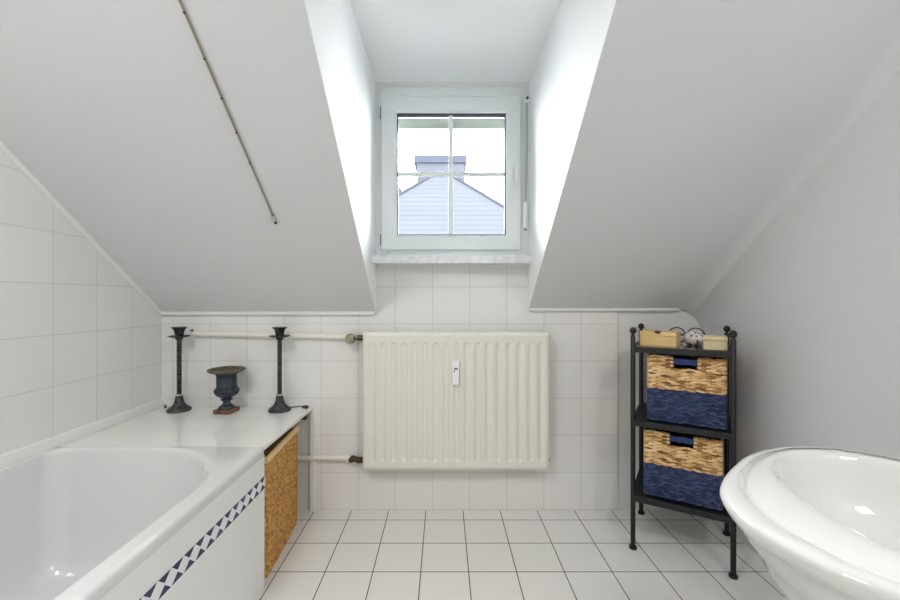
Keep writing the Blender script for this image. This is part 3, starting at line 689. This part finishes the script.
def make_basket():
    t = thing('storage_basket', 'upper woven basket in natural hyacinth and navy on the middle shelf', 'basket', (0, 0, 0), ST, 'woven baskets on the black rack')
    W, D, Hh, th = 0.302, 0.295, 0.298, 0.008
    zs = 0.148
    hole = (W / 2 - 0.043, W / 2 + 0.043, Hh - zs - 0.054, 1.0)
    for nm, z0, z1, mt, rows, pit_, til in (('navy_band', 0.004, zs, 'navy_weave', 18, 0.026, 0.25), ('natural_band', zs, Hh, 'hyacinth', 19, 0.040, 0.20)):
        b = MB(); hl_ = hole if nm == 'natural_band' else None
        hh_ = z1 - z0
        weave(b, (-W / 2, -D / 2 + 0.004, z0), (1, 0, 0), (0, 0, 1), (0, -1, 0), W, hh_, rows, pit_, 0.0055, til, hl_)
        weave(b, (W / 2, D / 2 - 0.004, z0), (-1, 0, 0), (0, 0, 1), (0, 1, 0), W, hh_, rows, pit_, 0.0055, til)
        weave(b, (W / 2 - 0.004, -D / 2, z0), (0, 1, 0), (0, 0, 1), (1, 0, 0), D, hh_, rows, pit_, 0.0055, til)
        weave(b, (-W / 2 + 0.004, D / 2, z0), (0, -1, 0), (0, 0, 1), (-1, 0, 0), D, hh_, rows, pit_, 0.0055, til)
        o = b.build(nm, M[mt], t, smooth=60)
    ln = MB(); x0, x1, y0, y1 = -W / 2 + 0.006, W / 2 - 0.006, -D / 2 + 0.008, D / 2 - 0.006
    hx0, hx1, hz0 = -0.043, 0.043, Hh - 0.054
    ln.box(x0, x1, y0, y0 + 0.004, 0.002, hz0); ln.box(x0, hx0, y0, y0 + 0.004, hz0, Hh - 0.006); ln.box(hx1, x1, y0, y0 + 0.004, hz0, Hh - 0.006)
    ln.box(x0, x1, y1 - 0.004, y1, 0.002, Hh - 0.006); ln.box(x0, x0 + 0.004, y0, y1, 0.002, Hh - 0.006); ln.box(x1 - 0.004, x1, y0, y1, 0.002, Hh - 0.006)
    ln.box(x0, x1, y0, y1, 0.0005, 0.004)
    ln.build('lining', M['liner'], t, smooth=0)
    MB().box(x0 - 0.0008, hx0 - 0.001, y0 - 0.0012, y0 - 0.0002, zs, Hh - 0.008).box(hx1 + 0.001, x1 + 0.0008, y0 - 0.0012, y0 - 0.0002, zs, Hh - 0.008).box(hx0 - 0.001, hx1 + 0.001, y0 - 0.0012, y0 - 0.0002, zs, hz0).build('backing', M['rattan_core_and_shade'], t, smooth=0)
    MB().box(hx0 - 0.002, hx1 + 0.002, -D / 2 + 0.000, -D / 2 + 0.010, Hh - 0.036, Hh - 0.010).build('handle_strap', M['navy'], t, bevel=0.004)
    return t
def rack_pt(x, y, z):
    return (SH[0] + x * math.cos(ST) - y * math.sin(ST), SH[1] + x * math.sin(ST) + y * math.cos(ST), z)
bk = make_basket(); bk.location = rack_pt(0.018, -0.006, 0.5895)
bk2 = copy_tree(bk); bk2.location = rack_pt(0.004, -0.006, 0.2465)
bk2['label'] = 'lower woven basket in natural hyacinth and navy on the bottom shelf'

# things on top of the rack
ZT = 0.921
wb = thing('wooden_box', 'small pine box with a dark clasp on the left of the top shelf', 'box', (1.018, 1.918, ZT), math.radians(-38))
MB().box(-0.076, 0.076, -0.06, 0.06, 0, 0.048).build('body', M['pine'], wb, bevel=0.002)
MB().box(-0.076, 0.076, -0.06, 0.06, 0.049, 0.068).build('lid', M['pine'], wb, bevel=0.002)
cl = MB(); cl.box(-0.014, 0.014, -0.0625, -0.045, 0.0675, 0.0715); cl.box(-0.010, 0.010, -0.0625, -0.0595, 0.060, 0.070); cl.build('clasp', M['dark_brass'], wb, bevel=0.001)
pb = thing('trinket_box', 'pale birch box at the right front of the top shelf', 'box', rack_pt(0.128, -0.085, ZT), ST)
MB().box(-0.043, 0.043, -0.05, 0.05, 0, 0.040).build('body', M['pale_wood'], pb, bevel=0.003)
MB().box(-0.0445, 0.0445, -0.0515, 0.0515, 0.0405, 0.058).build('lid', M['pale_wood'], pb, bevel=0.003)
jr = thing('porcelain_jar', 'small round jar with dark floral pattern beside the pine box', 'jar', (1.186, 1.932, ZT))
MB().lathe([(0.026, 0), (0.034, 0.006), (0.042, 0.022), (0.044, 0.034), (0.041, 0.047), (0.032, 0.056)], 32).build('body', M['patterned'], jr)
MB().lathe([(0.033, 0.056), (0.033, 0.059), (0.022, 0.066), (0.008, 0.070), (0.002, 0.0705)], 28).build('lid', M['patterned'], jr)
gl = thing('eyeglasses', 'round black-rimmed eyeglasses standing behind the patterned jar', 'eyeglasses', (1.197, 2.012, ZT), ST)
gr = 0.037
fm = MB()
for sx in (-1, 1):
    fm.tube([(sx * 0.0405 + gr * math.cos(a), 0, gr + 0.003 + gr * math.sin(a)) for a in [2 * PI * k / 32 for k in range(32)]], 0.0028, 8, closed=True)
    ln = MB(); ln.lathe([(gr - 0.001, -0.001), (gr - 0.001, 0.001)], 28, tf=Matrix.Translation((sx * 0.0405, 0, gr + 0.003)) @ Matrix.Rotation(PI / 2, 4, 'X')); ln.build('lens', M['lens'], gl)
    tm = MB(); tm.tube([(sx * 0.077, 0.001, 0.05), (sx * 0.076, 0.006, 0.05), (sx * 0.04, 0.013 + 0.006 * (sx > 0), 0.047), (-sx * 0.045, 0.013 + 0.006 * (sx > 0), 0.034), (-sx * 0.06, 0.011 + 0.006 * (sx > 0), 0.012)], 0.0022, 8); tm.build('temple', M['black_plastic'], gl)
fm.tube([(-0.008, -0.001, gr + 0.012), (0, -0.002, gr + 0.017), (0.008, -0.001, gr + 0.012)], 0.0025, 8)
fm.build('rim', M['black_plastic'], gl)

# ------------------------------------------------------------------ washbasin
WC = Vector((0.80, 0.62))
far = [(.463, .62), (.474, .68), (.492, .727), (.525, .770), (.560, .806), (.598, .840), (.650, .883), (.709, .918), (.760, .938), (.805, .948), (.880, .941), (.938, .905), (.985, .850), (1.015, .78), (1.03, .70), (1.035, .62)]
pts = far + [(x, 2 * 0.62 - y) for x, y in reversed(far[1:-1])]
# resample by angle
import bisect
def outline(n=96):
    P = [Vector(p) - WC for p in pts]
    # Catmull-Rom densify
    D = []
    m = len(P)
    for i in range(m):
        p0, p1, p2, p3 = P[i - 1], P[i], P[(i + 1) % m], P[(i + 2) % m]
        for k in range(12):
            t = k / 12
            D.append(0.5 * ((2 * p1) + (p2 - p0) * t + (2 * p0 - 5 * p1 + 4 * p2 - p3) * t * t + (3 * p1 - p0 - 3 * p2 + p3) * t ** 3))
    D = sorted(((math.atan2(p.y, p.x) % (2 * PI)), p.length) for p in D)
    A = [d[0] for d in D]; out = []
    for i in range(n):
        a = 2 * PI * i / n; j = bisect.bisect(A, a)
        a0, r0 = D[j - 1]; a1, r1 = D[j % len(D)]
        if j == 0: a0 -= 2 * PI
        if j == len(D): a1 += 2 * PI
        t = (a - a0) / (a1 - a0) if a1 != a0 else 0
        out.append((a, r0 + (r1 - r0) * t))
    return out
OL = outline()
ic, ia, ib = Vector((0.808, 0.63)), 0.203, 0.272
def outer_ring(s, z, clampx=1.036):
    return [Vector((min(clampx, WC.x + s * rr * math.cos(a)), WC.y + s * rr * math.sin(a), z)) for a, rr in OL]
def inner_ring(s, z, dx=0.0):
    return [Vector((ic.x + dx + s * ia * math.cos(a), ic.y + s * ib * math.sin(a), z)) for a, rr in OL]
def circ(r_, z, cx=0.825):
    return [Vector((min(1.036, cx + r_ * math.cos(a)), 0.62 + r_ * math.sin(a), z)) for a, rr in OL]
def mixr(A, B, t, z):
    return [Vector((p.x + (q.x - p.x) * t, p.y + (q.y - p.y) * t, z)) for p, q in zip(A, B)]
O1 = outer_ring(1, 0); I1 = inner_ring(1, 0)
bas = thing('washbasin', 'large white ceramic pedestal washbasin with a wide stepped rim', 'washbasin', (0.82, 0.62, 0))
rings = [circ(0.125, 0.44), circ(0.16, 0.48), circ(0.192, 0.53), circ(0.220, 0.578), circ(0.250, 0.624), circ(0.276, 0.668), circ(0.292, 0.700),
         mixr(circ(0.303, 0), outer_ring(0.91, 0), 0.5, 0.727), mixr(circ(0.303, 0), outer_ring(0.91, 0), 0.85, 0.748), outer_ring(0.912, 0.757), outer_ring(0.922, 0.761), outer_ring(0.95, 0.765), outer_ring(0.976, 0.772), outer_ring(0.992, 0.782), outer_ring(1.0, 0.790), outer_ring(0.998, 0.7955), outer_ring(0.988, 0.7995), outer_ring(0.965, 0.8015), outer_ring(0.94, 0.802),
         mixr(O1, I1, 0.27, 0.800), mixr(O1, I1, 0.33, 0.7965), mixr(O1, I1, 0.36, 0.792), mixr(O1, I1, 0.40, 0.7905), mixr(O1, I1, 0.46, 0.795), mixr(O1, I1, 0.53, 0.799), mixr(O1, I1, 0.75, 0.8025), mixr(O1, I1, 0.92, 0.8025),
         inner_ring(1.0, 0.799), inner_ring(0.975, 0.790), inner_ring(0.95, 0.772), inner_ring(0.91, 0.740), inner_ring(0.84, 0.705), inner_ring(0.70, 0.675), inner_ring(0.5, 0.660), inner_ring(0.25, 0.653), inner_ring(0.08, 0.650)]
bb = MB(); bb.loft([[tuple(p - Vector((0.82, 0.62, 0))) for p in r_] for r_ in rings], True, True)
bb.build('bowl', M['ceramic'], bas, smooth=70)
MB().lathe([(0.13, 0), (0.13, 0.02), (0.105, 0.06), (0.09, 0.2), (0.095, 0.36), (0.13, 0.45)], 32).build('pedestal', M['ceramic'], bas)
ov = MB(); ov.tube([(0.632 - 0.82, 0.735 - 0.62, 0.7685), (0.624 - 0.82, 0.712 - 0.62, 0.7685)], 0.0035, 8); ov.build('overflow_slot', M['dark_brass'], bas)
dr = MB(); dr.lathe([(0.024, 0.650), (0.026, 0.654), (0.018, 0.6555), (0.004, 0.654)], 20, (-0.028, 0.01, 0)); dr.build('drain', M['silver'], bas)

# ------------------------------------------------------------------ camera, light, world
cam = bpy.data.cameras.new('camera'); co = bpy.data.objects.new('camera', cam); COL.objects.link(co)
co.location = (0, 0, H); co.rotation_euler = (PI / 2, 0, 0)
cam.sensor_width = 36; cam.lens = F * 36 / 900
cam.shift_x = 6.5 / 900; cam.shift_y = -1.0 / 900
cam.clip_start = 0.02; cam.clip_end = 100
sc.camera = co
wd = bpy.data.worlds.new('overcast_sky'); sc.world = wd; wd.use_nodes = True
bg = wd.node_tree.nodes['Background']; bg.inputs[0].default_value = (0.93, 0.97, 1.0, 1); bg.inputs[1].default_value = 20.0

def area(name, loc, rot, size, power, col, sy=None):
    l = bpy.data.lights.new(name, 'AREA'); l.energy = power; l.color = col; l.size = size
    if sy: l.shape = 'RECTANGLE'; l.size_y = sy
    o = bpy.data.objects.new(name, l); COL.objects.link(o); o.location = loc; o.rotation_euler = rot; return o
for lx, ly, pw in ((-0.86, 0.0, 11), (1.0, -0.4, 9)):
    area('ceiling_fill', (lx, ly, ZC - 0.02), (0, 0, 0), 0.4, pw, (1.0, 0.985, 0.965))  # unseen fill lights without fixtures, added to brighten floor and walls
pt = area('window_portal', (0.04, YB + 0.36, 1.81), (-PI / 2, 0, 0), 1.0, 1, (1, 1, 1), 1.2)
pt.data.cycles.is_portal = True

sc.view_settings.view_transform = 'Standard'; sc.view_settings.look = 'None'
sc.view_settings.gamma = 1; sc.view_settings.use_curve_mapping = False
sc.view_settings.exposure = 1.12
sc.cycles.use_denoising = True
sc.cycles.max_bounces = 12; sc.cycles.diffuse_bounces = 8; sc.cycles.glossy_bounces = 4; sc.cycles.transparent_max_bounces = 8
sc.cycles.sample_clamp_indirect = 8.0
sc.cycles.caustics_reflective = False; sc.cycles.caustics_refractive = False
